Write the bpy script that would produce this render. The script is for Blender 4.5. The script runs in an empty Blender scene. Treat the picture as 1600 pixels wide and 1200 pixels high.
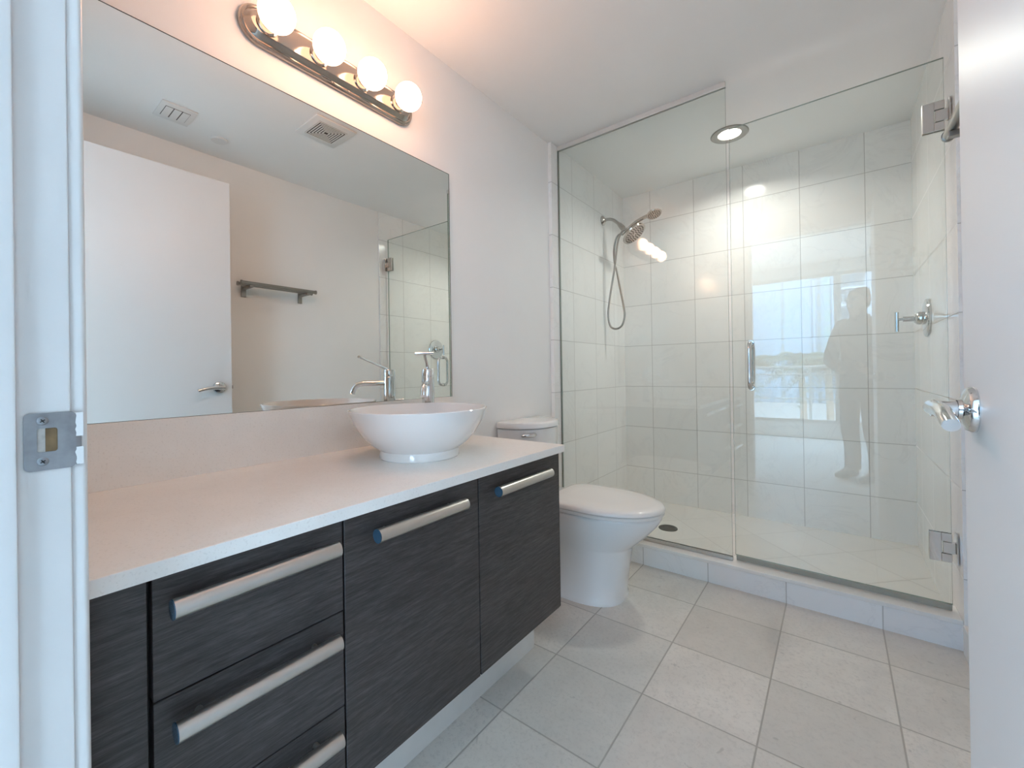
import bpy, bmesh, math, random
from mathutils import Vector, Matrix
random.seed(7)
S = bpy.context.scene
COL = S.collection
PI = math.pi

# ------------------------------------------------------------------ camera
cam_d = bpy.data.cameras.new('camera'); cam = bpy.data.objects.new('camera', cam_d); COL.objects.link(cam)
CR = Vector((0.79069019, 0.6120301, -0.01510574)); CU = Vector((0.01336386, 0.00741353, 0.99988322)); CF = Vector((-0.61207061, 0.79079972, 0.00231728))
CC = Vector((1.30579619, 0.13874716, 0.99111346))
cam.matrix_world = Matrix(((CR.x, CU.x, -CF.x, CC.x), (CR.y, CU.y, -CF.y, CC.y), (CR.z, CU.z, -CF.z, CC.z), (0, 0, 0, 1)))
cam_d.sensor_width = 36.0; cam_d.lens = 660.73 / 1600 * 36.0
cam_d.shift_x = (800 - 794.09) / 1600; cam_d.shift_y = (579.35 - 600) / 1600
cam_d.clip_start = 0.01; cam_d.clip_end = 500
S.camera = cam

# ------------------------------------------------------------------ view, world, sun
S.view_settings.view_transform = 'Standard'; S.view_settings.look = 'None'
S.view_settings.exposure = 1.40; S.view_settings.gamma = 1.0; S.view_settings.use_curve_mapping = False
S.cycles.use_denoising = True
S.cycles.max_bounces = 14; S.cycles.diffuse_bounces = 7; S.cycles.glossy_bounces = 8
S.cycles.transparent_max_bounces = 24; S.cycles.transmission_bounces = 8
S.cycles.caustics_reflective = False; S.cycles.caustics_refractive = False
S.cycles.sample_clamp_indirect = 8.0
W = bpy.data.worlds.new('world'); S.world = W; W.use_nodes = True
bg = W.node_tree.nodes['Background']; bg.inputs[0].default_value = (0.55, 0.77, 1.0, 1); bg.inputs[1].default_value = 6.4
BULB = 15.5; DOWN = 3.0
sun_d = bpy.data.lights.new('sun', 'SUN'); sun = bpy.data.objects.new('sun', sun_d); COL.objects.link(sun)
sun_d.energy = 6.5; sun_d.angle = 0.01; sun_d.color = (1.0, 0.95, 0.88)
sun.rotation_euler = Vector((-0.35, -0.75, -0.62)).to_track_quat('-Z', 'Y').to_euler(); sun.location = (0, 10, 20)
port_d = bpy.data.lights.new('window_portal', 'AREA'); port = bpy.data.objects.new('window_portal', port_d); COL.objects.link(port)
port_d.shape = 'RECTANGLE'; port_d.size = 4.4; port_d.size_y = 2.12; port_d.cycles.is_portal = True
port.location = (0.9, -2.97, 1.26); port.rotation_euler = (PI / 2, 0, 0)
port.rotation_euler = Vector((0, 1, 0)).to_track_quat('-Z', 'Z').to_euler()

# ------------------------------------------------------------------ dimensions
H = 2.316; WR = 1.652; WT = 1.643; LT = 0.0213; YB = 3.277; YC = 2.2537; YG = 2.3098; T = 0.305
ZS = 0.0153; GX = 0.2308; GZ = 0.2565; FX = 0.5194; FY = YC - 0.2383; ZC = 0.7393

# ------------------------------------------------------------------ material helpers
class NT:
    def __init__(s, name):
        s.m = bpy.data.materials.new(name); s.m.use_nodes = True; s.t = s.m.node_tree; s.t.nodes.clear()
        s.out = s.t.nodes.new('ShaderNodeOutputMaterial')
    def n(s, typ, props=None, **inp):
        nd = s.t.nodes.new(typ)
        for k, v in (props or {}).items(): setattr(nd, k, v)
        for k, v in inp.items():
            key = int(k[1:]) if k[0] == 'i' and k[1:].isdigit() else k.replace('_', ' ')
            s.set(nd.inputs[key], v)
        return nd
    def set(s, sock, v):
        if isinstance(v, bpy.types.NodeSocket): s.t.links.new(v, sock)
        elif isinstance(v, bpy.types.Node): s.t.links.new(v.outputs[0], sock)
        else: sock.default_value = v if not (isinstance(v, tuple) and len(v) == 3 and sock.type == 'RGBA') else v + (1,)
    def math(s, op, a, b=0.0, c=0.0, clamp=False):
        return s.n('ShaderNodeMath', {'operation': op, 'use_clamp': clamp}, i0=a, i1=b, i2=c).outputs[0]
    def mix(s, f, a, b, blend='MIX'):
        nd = s.n('ShaderNodeMix', {'data_type': 'RGBA', 'blend_type': blend})
        s.set(nd.inputs[0], f); s.set(nd.inputs[6], a); s.set(nd.inputs[7], b)
        return nd.outputs[2]
    def ramp(s, f, stops):
        nd = s.n('ShaderNodeValToRGB', None, i0=f); el = nd.color_ramp.elements
        while len(el) < len(stops): el.new(0.5)
        for e, (p, c) in zip(el, stops):
            e.position = p; e.color = c + (1,) if len(c) == 3 else c
        return nd.outputs[0]
    def pos(s): return s.n('ShaderNodeNewGeometry').outputs['Position']
    def xyz(s, p): return s.n('ShaderNodeSeparateXYZ', None, i0=p).outputs
    def scale(s, p, v, off=(0, 0, 0)):
        return s.n('ShaderNodeMapping', None, Vector=p, Scale=v, Location=off).outputs[0]
    def noise(s, vec, sc, det=4.0, rough=0.55, dist=0.0):
        return s.n('ShaderNodeTexNoise', None, Vector=vec, Scale=sc, Detail=det, Roughness=rough, Distortion=dist).outputs[0]
    def bsdf(s, col, rough=0.5, metal=0.0, spec=0.5, bump=None, bstr=0.2, bdist=0.002, coat=0.0, **kw):
        b = s.n('ShaderNodeBsdfPrincipled')
        s.set(b.inputs['Base Color'], col); s.set(b.inputs['Roughness'], rough); s.set(b.inputs['Metallic'], metal)
        s.set(b.inputs['Specular IOR Level'], spec); b.inputs['Coat Weight'].default_value = coat; b.inputs['Coat Roughness'].default_value = 0.06
        if bump is not None:
            bn = s.n('ShaderNodeBump', None, Strength=bstr, Distance=bdist, Height=bump); s.t.links.new(bn.outputs[0], b.inputs['Normal'])
        s.t.links.new(b.outputs[0], s.out.inputs[0]); return b

def plain(name, col, rough=0.5, metal=0.0, spec=0.5, var=0.03, sc=14.0, bstr=0.0, coat=0.0):
    t = NT(name); p = t.pos(); n = t.noise(p, sc, 3)
    a = tuple(max(0, c * (1 - var)) for c in col); b = tuple(min(1, c * (1 + var)) for c in col)
    t.bsdf(t.ramp(n, [(0.3, a), (0.7, b)]), rough, metal, spec, bump=t.noise(p, sc * 12, 2) if bstr else None, bstr=bstr, coat=coat)
    return t.m

def tile_mat(name, a, b, oa, ob, base, base2, grout, rough=0.22, kind='marble', g=0.006, spec=0.5, T=T, diag=False):
    """square tiles T x T on world axes a,b (0,1,2) with joints at oa, ob"""
    t = NT(name); p = t.pos(); x = t.xyz(p)
    xa, xb = x[a], x[b]
    if diag: xa, xb = t.math('MULTIPLY', t.math('ADD', x[a], x[b]), 0.70711), t.math('MULTIPLY', t.math('SUBTRACT', x[a], x[b]), 0.70711)
    ua = t.math('DIVIDE', t.math('SUBTRACT', xa, oa), T); ub = t.math('DIVIDE', t.math('SUBTRACT', xb, ob), T)
    fa = t.math('ABSOLUTE', t.math('SUBTRACT', t.math('FRACT', ua), 0.5)); fb = t.math('ABSOLUTE', t.math('SUBTRACT', t.math('FRACT', ub), 0.5))
    mx = t.math('MAXIMUM', fa, fb)
    mask = t.n('ShaderNodeMapRange', None, i0=mx, i1=0.5 - g * 1.3, i2=0.5 - g * 0.6, i3=0.0, i4=1.0).outputs[0]
    idv = t.n('ShaderNodeCombineXYZ', None, i0=t.math('FLOOR', ua), i1=t.math('FLOOR', ub), i2=float(a * 3 + b)).outputs[0]
    rnd = t.n('ShaderNodeTexWhiteNoise', {'noise_dimensions': '3D'}, Vector=idv)
    off = t.n('ShaderNodeVectorMath', {'operation': 'MULTIPLY_ADD'}, i0=rnd.outputs[1], i1=(7.0, 7.0, 7.0), i2=p).outputs[0]
    c = t.mix(rnd.outputs[0], base, base2)
    if kind == 'marble':
        cloud = t.noise(off, 3.2, 6, 0.6, 0.8)
        c = t.mix(t.ramp(cloud, [(0.42, (0, 0, 0)), (0.75, (0.22, 0.22, 0.22))]), c, tuple(k * 0.86 for k in base))
        wv = t.math('ABSOLUTE', t.math('SUBTRACT', t.noise(off, 2.1, 8, 0.62, 1.6), 0.5))
        c = t.mix(t.ramp(wv, [(0.0, (0.16, 0.16, 0.16)), (0.014, (0, 0, 0))]), c, (0.55, 0.55, 0.55))
        h = t.math('MULTIPLY', mask, -1.0); rg = t.mix(mask, (rough,) * 3, (0.7,) * 3)
    else:
        cloud = t.noise(off, 6.0, 7, 0.65, 0.5)
        c = t.mix(t.ramp(cloud, [(0.30, (0.42, 0.42, 0.42)), (0.62, (0, 0, 0))]), c, tuple(k * 0.66 for k in base))
        grain = t.noise(off, 85.0, 5, 0.75)
        c = t.mix(t.ramp(grain, [(0.36, (0.55, 0.55, 0.55)), (0.50, (0, 0, 0))]), c, tuple(k * 0.70 for k in base))
        pit = t.ramp(t.noise(off, 22.0, 4, 0.6, 0.6), [(0.665, (0, 0, 0)), (0.71, (1, 1, 1))])
        c = t.mix(t.math('MULTIPLY', pit, 0.55), c, tuple(k * 0.55 for k in base))
        h = t.math('SUBTRACT', t.math('MULTIPLY', grain, 0.35), t.math('ADD', mask, t.math('MULTIPLY', pit, 0.6)))
        rg = t.mix(mask, t.ramp(cloud, [(0.3, (rough + 0.1,) * 3), (0.7, (rough,) * 3)]), (0.8,) * 3)
    c = t.mix(mask, c, grout)
    b_ = t.bsdf(c, rg, 0, spec, bump=h, bstr=0.25 if kind == 'marble' else 0.35, bdist=0.0015)
    return t.m

def glass_mat(name, tint, f0=0.04):
    t = NT(name)
    lw = t.n('ShaderNodeLayerWeight', None, Blend=0.5).outputs['Facing']
    f = t.math('MULTIPLY_ADD', t.math('POWER', lw, 5.0), 1 - f0, f0)
    tr = t.n('ShaderNodeBsdfTransparent', None, Color=tint + (1,)); gl = t.n('ShaderNodeBsdfGlossy', None, Color=(1, 1, 1, 1), Roughness=0.0)
    mx = t.n('ShaderNodeMixShader', None, i0=f, i1=tr, i2=gl); t.t.links.new(mx.outputs[0], t.out.inputs[0]); return t.m

def emit_mat(name, col, s):
    t = NT(name); e = t.n('ShaderNodeEmission', None, Color=col + (1,), Strength=s); t.t.links.new(e.outputs[0], t.out.inputs[0]); return t.m

def brushed(name, col, rough, axis):
    t = NT(name); sc = [220.0, 220.0, 220.0]; sc[axis] = 6.0
    n = t.noise(t.scale(t.pos(), tuple(sc)), 1.0, 3)
    t.bsdf(t.ramp(n, [(0.3, tuple(c * 0.88 for c in col)), (0.7, tuple(min(1, c * 1.08) for c in col))]), t.ramp(n, [(0.2, (rough - 0.06,) * 3), (0.8, (rough + 0.06,) * 3)]), 1.0)
    return t.m

def wood_mat(name):
    t = NT(name); p = t.pos()
    g1 = t.noise(t.scale(p, (52.0, 3.4, 52.0)), 3.0, 7, 0.68, 0.35)
    g2 = t.noise(t.scale(p, (90.0, 9.0, 150.0)), 4.0, 4, 0.7)
    lo = t.noise(t.scale(p, (2.0, 1.2, 5.0)), 1.6, 3)
    f = t.math('ADD', t.math('MULTIPLY', g1, 0.55), t.math('ADD', t.math('MULTIPLY', g2, 0.40), t.math('MULTIPLY', lo, 0.18)))
    c = t.ramp(f, [(0.42, (0.022, 0.019, 0.019)), (0.54, (0.045, 0.040, 0.040)), (0.66, (0.080, 0.072, 0.072)), (0.78, (0.135, 0.123, 0.122))])
    t.bsdf(c, 0.46, 0, 0.45, bump=f, bstr=0.12, bdist=0.001); return t.m

def quartz_mat(name):
    t = NT(name); p = t.pos()
    c = t.ramp(t.noise(p, 5.0, 6, 0.65, 0.7), [(0.35, (0.86, 0.835, 0.80)), (0.65, (0.90, 0.88, 0.85))])
    sp = t.ramp(t.noise(p, 240.0, 2, 0.6), [(0.30, (0.35, 0.35, 0.35)), (0.42, (0, 0, 0))])
    c = t.mix(sp, c, (0.62, 0.59, 0.55)); t.bsdf(c, 0.30, 0, 0.5); return t.m

PAINT = plain('white_wall_paint', (0.87, 0.86, 0.845), 0.55, spec=0.3, var=0.012, sc=3, bstr=0.02)
CEIL = plain('white_ceiling_paint', (0.84, 0.835, 0.82), 0.7, spec=0.2, var=0.012, sc=3)
DOORP = plain('white_door_paint', (0.80, 0.795, 0.79), 0.38, spec=0.4, var=0.01, sc=3)
TRIMP = plain('glossy_trim_paint', (0.78, 0.785, 0.79), 0.30, spec=0.5, var=0.025, sc=9, bstr=0.03)
MB_, MB2, MGR = (0.88, 0.87, 0.85), (0.85, 0.84, 0.82), (0.47, 0.46, 0.44)
TILE_BACK = tile_mat('marble_tile_back', 0, 2, GX, GZ, MB_, MB2, MGR, 0.13, g=0.0055)
TILE_SIDE = tile_mat('marble_tile_side', 1, 2, 2.474, GZ, MB_, MB2, MGR, 0.13, g=0.0055)
TILE_CURB = tile_mat('marble_tile_curb', 0, 1, FX, YC - T / 2, (0.86, 0.86, 0.85), (0.82, 0.82, 0.81), (0.50, 0.49, 0.47), 0.2, g=0.006)
FLOOR = tile_mat('limestone_floor_tile', 0, 1, FX, FY, (0.76, 0.72, 0.665), (0.65, 0.615, 0.565), (0.43, 0.405, 0.365), 0.30, 'stone', g=0.0075, spec=0.45)
SHFLOOR = tile_mat('shower_floor_tile', 0, 1, 2.447, 0.05, (0.72, 0.70, 0.665), (0.69, 0.67, 0.635), (0.40, 0.38, 0.35), 0.26, g=0.0075, T=0.30, diag=True)
MARBLE = plain('white_marble_slab', (0.80, 0.785, 0.75), 0.22, var=0.04, sc=6)
QUARTZ = quartz_mat('white_quartz')
WOOD = wood_mat('dark_wenge_veneer')
BLACK = plain('black_gap', (0.012, 0.012, 0.013), 0.6)
CERAM = plain('white_glazed_ceramic', (0.83, 0.83, 0.825), 0.08, var=0.004, sc=3, coat=0.4)
SEATP = plain('white_seat_plastic', (0.82, 0.81, 0.79), 0.16, var=0.004, sc=3)
HEADM = plain('dark_polished_nickel', (0.43, 0.42, 0.40), 0.14, 1.0, var=0.02)
CHROME = plain('polished_chrome', (0.72, 0.73, 0.74), 0.07, 1.0, var=0.01)
NICKEL = plain('satin_nickel', (0.60, 0.58, 0.55), 0.30, 1.0, var=0.015)
NICKD = plain('dark_satin_nickel', (0.34, 0.32, 0.295), 0.30, 1.0, var=0.03)
FIXT = plain('polished_nickel_fixture', (0.46, 0.41, 0.37), 0.13, 1.0, var=0.02)
STEEL = plain('dull_steel_strike', (0.34, 0.35, 0.37), 0.40, 1.0, var=0.12, sc=60)
KICK = plain('satin_aluminium_kick', (0.72, 0.71, 0.69), 0.42, 0.35)
CAPB = plain('blue_film_end_cap', (0.055, 0.115, 0.18), 0.25, 0.4, var=0.05)
GLASS = glass_mat('shower_glass', (0.955, 0.978, 0.967))
GEDGE = plain('glass_edge_green', (0.20, 0.27, 0.235), 0.12, spec=0.7)
PANE = glass_mat('window_glass', (0.97, 0.98, 0.98))
PLAST = plain('white_plastic', (0.74, 0.73, 0.71), 0.4, var=0.01)
SLOT = plain('dark_slot', (0.06, 0.055, 0.05), 0.7)
RUBBER = plain('dark_drain', (0.075, 0.07, 0.06), 0.45, 0.6)
RAWOOD = plain('raw_wood_pocket', (0.20, 0.13, 0.065), 0.8, var=0.2, sc=80)
t_ = NT('mirror_silver'); g_ = t_.n('ShaderNodeBsdfGlossy', None, Color=(0.86, 0.885, 0.86, 1), Roughness=0.0); t_.t.links.new(g_.outputs[0], t_.out.inputs[0]); MIRROR = t_.m
MEDGE = plain('mirror_edge_dark', (0.07, 0.08, 0.075), 0.3)
t_ = NT('lit_globe_bulb')   # glow cut on the wall side, shaped to keep the wall halo down
nx_ = t_.xyz(t_.n('ShaderNodeNewGeometry').outputs['Normal'])[0]
st_ = t_.n('ShaderNodeMapRange', None, i0=nx_, i1=-0.5, i2=0.5, i3=BULB * 0.10, i4=BULB).outputs[0]
e_ = t_.n('ShaderNodeEmission', None, Color=(1.0, 0.55, 0.35, 1), Strength=st_); t_.t.links.new(e_.outputs[0], t_.out.inputs[0]); BULBM = t_.m
LENSM = emit_mat('lit_downlight_lens', (1.0, 0.92, 0.82), DOWN)
CARPET = plain('pale_bedroom_floor', (0.78, 0.775, 0.76), 0.5, var=0.05, sc=12)

# ------------------------------------------------------------------ mesh helpers
def link(name, bm, mats, parent=None, smooth=False, angle=35):
    me = bpy.data.meshes.new(name)
    bmesh.ops.recalc_face_normals(bm, faces=bm.faces[:])
    bm.to_mesh(me); bm.free()
    for m in (mats if isinstance(mats, (list, tuple)) else [mats]): me.materials.append(m)
    if smooth:
        for p in me.polygons: p.use_smooth = True
        if angle: me.set_sharp_from_angle(angle=math.radians(angle))
    o = bpy.data.objects.new(name, me); COL.objects.link(o)
    if parent: adopt(o, parent)
    return o
def worldmat(o):
    m = o.matrix_basis.copy()
    if o.parent: m = worldmat(o.parent) @ o.matrix_parent_inverse @ m
    return m
def adopt(o, parent):
    o.parent = parent; o.matrix_parent_inverse = worldmat(parent).inverted()
def thing(name, label, cat, loc, kind=None, group=None):
    o = bpy.data.objects.new(name, None); o.empty_display_size = 0.05; o.location = loc; COL.objects.link(o)
    return tag(o, label, cat, kind, group)
def tag(o, label, cat, kind=None, group=None):
    o['label'] = label; o['category'] = cat
    if kind: o['kind'] = kind
    if group: o['group'] = group
    return o
def NB(): return bmesh.new()
def box(bm, x0, x1, y0, y1, z0, z1, bev=0.0, seg=2, mi=0):
    v = [bm.verts.new((x, y, z)) for x in (x0, x1) for y in (y0, y1) for z in (z0, z1)]
    fs = [bm.faces.new([v[i] for i in f]) for f in ((0, 1, 3, 2), (4, 6, 7, 5), (0, 4, 5, 1), (2, 3, 7, 6), (0, 2, 6, 4), (1, 5, 7, 3))]
    for f in fs: f.material_index = mi
    if bev > 0:
        es = list({e for f in fs for e in f.edges})
        r = bmesh.ops.bevel(bm, geom=es, offset=bev, segments=seg, affect='EDGES', profile=0.5)
        for f in r['faces']: f.material_index = mi
    return fs
def frame_at(d):
    d = Vector(d).normalized(); a = Vector((0, 0, 1)) if abs(d.z) < 0.9 else Vector((1, 0, 0))
    u = d.cross(a).normalized(); return u, d.cross(u).normalized(), d
def tube(bm, pts, rad, n=16, mi=0, caps=True, flat=None):
    pts = [Vector(p) for p in pts]; N_ = len(pts); rad = rad if isinstance(rad, (list, tuple)) else [rad] * N_
    rings = []; u = None
    for i, p in enumerate(pts):
        d = (pts[min(i + 1, N_ - 1)] - pts[max(i - 1, 0)]).normalized()
        if u is None: u, v, _ = frame_at(d)
        else:
            u = (u - d * u.dot(d)).normalized()
        v = d.cross(u)
        r = rad[i]
        rings.append([bm.verts.new(p + u * (r * math.cos(2 * PI * k / n)) + v * (r * (flat or 1) * math.sin(2 * PI * k / n))) for k in range(n)])
    for a, b in zip(rings, rings[1:]):
        for k in range(n):
            bm.faces.new((a[k], a[(k + 1) % n], b[(k + 1) % n], b[k])).material_index = mi
    if caps:
        bm.faces.new(list(reversed(rings[0]))).material_index = mi; bm.faces.new(rings[-1]).material_index = mi
def spline(pts, per=8):
    P = [Vector(p) for p in pts]; out = []
    for i in range(len(P) - 1):
        p0, p1, p2, p3 = P[max(i - 1, 0)], P[i], P[i + 1], P[min(i + 2, len(P) - 1)]
        for k in range(per):
            s = k / per
            out.append(0.5 * ((2 * p1) + (p2 - p0) * s + (2 * p0 - 5 * p1 + 4 * p2 - p3) * s * s + (3 * p1 - p0 - 3 * p2 + p3) * s ** 3))
    out.append(P[-1]); return out
def lathe(bm, prof, org, axis=(0, 0, 1), n=48, mi=0):
    """prof: (radius, height along axis)"""
    u, v, d = frame_at(axis); org = Vector(org); rings = []
    for r, h in prof:
        c = org + d * h
        rings.append([bm.verts.new(c)] if r < 1e-6 else [bm.verts.new(c + u * (r * math.cos(2 * PI * k / n)) + v * (r * math.sin(2 * PI * k / n))) for k in range(n)])
    for a, b in zip(rings, rings[1:]):
        for k in range(n):
            k2 = (k + 1) % n
            if len(a) == 1 and len(b) == 1: continue
            if len(a) == 1: f = bm.faces.new((a[0], b[k2], b[k]))
            elif len(b) == 1: f = bm.faces.new((a[k], a[k2], b[0]))
            else: f = bm.faces.new((a[k], a[k2], b[k2], b[k]))
            f.material_index = mi
def prism(bm, outline, plane, d0, d1, bev=0.0, mi=0):
    """outline: 2D points on plane ('x','y','z' = normal axis), extruded d0..d1"""
    def P(a, b, d): return {'x': (d, a, b), 'y': (a, d, b), 'z': (a, b, d)}[plane]
    lo = [bm.verts.new(P(a, b, d0)) for a, b in outline]; hi = [bm.verts.new(P(a, b, d1)) for a, b in outline]
    fs = [bm.faces.new(lo), bm.faces.new(list(reversed(hi)))]; n = len(outline)
    top = fs[1]
    for i in range(n): fs.append(bm.faces.new((lo[i], hi[i], hi[(i + 1) % n], lo[(i + 1) % n])))
    for f in fs: f.material_index = mi
    if bev:
        r = bmesh.ops.bevel(bm, geom=list(top.edges), offset=bev, segments=3, affect='EDGES', profile=0.5)
        for f in r['faces']: f.material_index = mi
def loft(bm, rings, mi=0, caps=(True, True)):
    R = [[bm.verts.new(p) for p in r] for r in rings]; n = len(R[0])
    for a, b in zip(R, R[1:]):
        for k in range(n): bm.faces.new((a[k], a[(k + 1) % n], b[(k + 1) % n], b[k])).material_index = mi
    if caps[0]: bm.faces.new(list(reversed(R[0]))).material_index = mi
    if caps[1]: bm.faces.new(R[-1]).material_index = mi
def stadium(cy, cz, hl, r, n=14):
    o = []
    for k in range(n + 1):
        a = -PI / 2 + PI * k / n; o.append((cy + hl - r + r * math.cos(a), cz + r * math.sin(a)))
    for k in range(n + 1):
        a = PI / 2 + PI * k / n; o.append((cy - hl + r + r * math.cos(a), cz + r * math.sin(a)))
    return o
def rrect(a0, a1, b0, b1, r, n=6):
    o = []
    for ca, cb, s in ((a1 - r, b0 + r, -PI / 2), (a1 - r, b1 - r, 0), (a0 + r, b1 - r, PI / 2), (a0 + r, b0 + r, PI)):
        for k in range(n + 1):
            a = s + PI / 2 * k / n; o.append((ca + r * math.cos(a), cb + r * math.sin(a)))
    return o

def struct(name, boxes, m, label, cat, bev=0.0):
    bm = NB()
    for b in boxes: box(bm, *b, bev=bev)
    return tag(link(name, bm, m), label, cat, 'structure')

# ------------------------------------------------------------------ room shell
JY0, JY1 = 0.09, 0.21            # front wall thickness
DX0, DX1, DH = 0.640, 1.488, 2.112
struct('floor', [(-0.1, 1.76, 0.10, YC, -0.10, 0.0)], FLOOR, 'pale limestone tile bathroom floor', 'floor')
struct('ceiling', [(-0.1, 1.80, JY0, YB + 0.1, H, H + 0.15)], CEIL, 'flat white bathroom ceiling over vanity and shower', 'ceiling')
struct('wall_left', [(-0.12, 0.0, JY0, YC - 0.02, -0.05, H)], PAINT, 'white painted wall behind the mirror and toilet', 'wall')
struct('wall_right', [(WR, WR + 0.12, JY0, YC - 0.02, -0.05, H)], PAINT, 'white painted wall behind the open door', 'wall')
bm = NB()
box(bm, 0.0, DX0 - 0.02, JY0, JY1, 0, H); box(bm, DX1 + 0.02, WR, JY0, JY1, 0, H); box(bm, DX0 - 0.02, DX1 + 0.02, JY0, JY1, DH + 0.02, H)
tag(link('wall_front', bm, PAINT), 'white wall with the doorway the room is seen through', 'wall', 'structure')
struct('wall_shower_left', [(-0.12, LT, YC - 0.02, YB + 0.1, -0.05, H)], TILE_SIDE, 'white marble tiled shower wall with the shower head', 'wall')
struct('wall_shower_right', [(WT, WT + 0.13, YC - 0.02, YB + 0.1, -0.05, H)], TILE_SIDE, 'white marble tiled shower wall with the mixer valve', 'wall')
struct('wall_back', [(LT, WT, YB, YB + 0.1, -0.05, H)], TILE_BACK, 'white marble tiled back wall of the shower', 'wall')
bm = NB(); dx, dy = 0.48, 2.785
co = [(LT, YC + 0.11), (WT, YC + 0.11), (WT, YB), (LT, YB)]
vs = [bm.verts.new((x, y, ZS + 0.006)) for x, y in co]; c0 = bm.verts.new((dx, dy, ZS))
vb = [bm.verts.new((x, y, -0.05)) for x, y in co]
for i in range(4):
    bm.faces.new((vs[i], vs[(i + 1) % 4], c0)); bm.faces.new((vs[i], vb[i], vb[(i + 1) % 4], vs[(i + 1) % 4]))
bm.faces.new(vb)
tag(link('floor_shower', bm, SHFLOOR), 'pale tiled shower floor sloping to the drain', 'floor', 'structure')
# curb
bm = NB(); box(bm, LT, WT, YC, YC + 0.11, 0.0, 0.089); 
tc = thing('shower_curb', 'low white marble curb carrying the shower glass', 'curb', (0.83, YC, 0), 'structure')
link('curb_riser', bm, TILE_CURB, tc)
bm = NB(); box(bm, LT, WT, YC - 0.004, YC + 0.114, 0.0895, 0.106, 0.002); link('curb_top_slab', bm, MARBLE, tc)
# baseboards
struct('baseboard_right', [(WR - 0.012, WR, 1.12, YC - 0.021, 0, 0.10)], MARBLE, 'marble tile baseboard on the wall behind the door', 'baseboard', 0.001)
struct('baseboard_left', [(0, 0.012, 1.42, YC - 0.021, 0, 0.10)], MARBLE, 'marble tile baseboard on the wall behind the toilet', 'baseboard', 0.001)
# door frame: jamb, stop, casing on the room side, strike plate
tj = thing('trim_1', 'white painted door frame with metal strike plate', 'door frame', (DX0, 0.15, 0), 'structure')
bm = NB()
SY = 0.1722
box(bm, DX0 - 0.02, DX0, JY0 - 0.005, JY1 + 0.002, 0, DH + 0.02, 0.002); box(bm, DX1, DX1 + 0.02, JY0 - 0.005, JY1 + 0.002, 0, DH + 0.02, 0.002)
box(bm, DX0, DX1, JY0 - 0.005, JY1 + 0.002, DH, DH + 0.02, 0.002)
link('jamb', bm, TRIMP, tj, True)
bm = NB()
box(bm, DX0, DX0 + 0.012, 0.120, SY, 0, DH, 0.0025); box(bm, DX1 - 0.012, DX1, 0.120, SY, 0, DH, 0.0025); box(bm, DX0 + 0.012, DX1 - 0.012, 0.120, SY, DH - 0.012, DH, 0.0025)
link('door_stop', bm, TRIMP, tj, True)
bm = NB()
for y0, y1 in ((JY1 + 0.0001, JY1 + 0.0155), (JY0 - 0.0155, JY0 - 0.0001)):
    box(bm, DX0 - 0.063, DX0 - 0.003, y0, y1, 0, DH + 0.063, 0.005, 4); box(bm, DX1 + 0.003, DX1 + 0.063, y0, y1, 0, DH + 0.063, 0.005, 4); box(bm, DX0 - 0.003, DX1 + 0.003, y0, y1, DH + 0.003, DH + 0.063, 0.005, 4)
link('casing', bm, TRIMP, tj, True)
# strike plate: plate ring around the latch hole + curved lip
py0, py1, pz0, pz1 = 0.1772, 0.2155, 0.8940, 0.9550; hy0, hy1, hz0, hz1 = 0.1865, 0.2015, 0.9135, 0.9385
bm = NB()
out = rrect(py0, py1, pz0, pz1, 0.005, 6); inn = rrect(hy0, hy1, hz0, hz1, 0.0025, 6)
for d, flip in ((DX0 + 0.0002, 0), (DX0 + 0.0018, 1)):
    pass
lo = [bm.verts.new((DX0 + 0.0001, a, b)) for a, b in out]; hi = [bm.verts.new((DX0 + 0.0016, a, b)) for a, b in out]
li = [bm.verts.new((DX0 + 0.0001, a, b)) for a, b in inn]; hi2 = [bm.verts.new((DX0 + 0.0016, a, b)) for a, b in inn]
n = len(out)
for i in range(n):
    j = (i + 1) % n
    bm.faces.new((hi[i], hi[j], hi2[j], hi2[i])); bm.faces.new((lo[i], hi[i], hi[j], lo[j])); bm.faces.new((li[i], li[j], hi2[j], hi2[i]))
lip = [(0.2150, 0.0014), (0.2180, 0.0012), (0.2200, 0.0004)]
prev = None
for y, dxx in lip:
    zz = 0.0 if y < 0.22 else 0.002 if y < 0.223 else 0.006
    cur = [bm.verts.new((DX0 + dxx, y, pz0 + 0.002 + zz)), bm.verts.new((DX0 + dxx, y, pz1 - 0.002 - zz))]
    if prev: bm.faces.new((prev[0], cur[0], cur[1], prev[1]))
    prev = cur
sp = link('strike_plate', bm, STEEL, tj, True); sp['label'] = 'scratched steel strike plate'
bm = NB(); box(bm, DX0 + 0.0001, DX0 + 0.0004, hy0, hy1, hz0, hz1); box(bm, DX0 + 0.0005, DX0 + 0.0008, hy0, hy0 + 0.006, hz0, hz1, mi=1)
link('latch_pocket', bm, [RAWOOD, plain('bare_filler', (0.45, 0.43, 0.40), 0.8, var=0.15, sc=120)], sp)
for zc in (0.9465, 0.9035):
    bm = NB(); lathe(bm, [(0.0, 0.0012), (0.0030, 0.0011), (0.0043, 0.0003), (0.0046, 0.0)], (DX0 + 0.0016, 0.1905, zc), (1, 0, 0), 24)
    for a in (0.6, 0.6 + PI / 2):
        d = Vector((0, math.cos(a), math.sin(a))) * 0.0022; e = Vector((0, -math.sin(a), math.cos(a))) * 0.0005
        c = Vector((DX0 + 0.00295, 0.1905, zc)); bm.faces.new([bm.verts.new(c + p) for p in (d + e, d - e, -d - e, -d + e)]).material_index = 1
    link('screw', bm, [STEEL, BLACK], sp, True)
bm = NB()   # paint slopped over the lip
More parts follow.
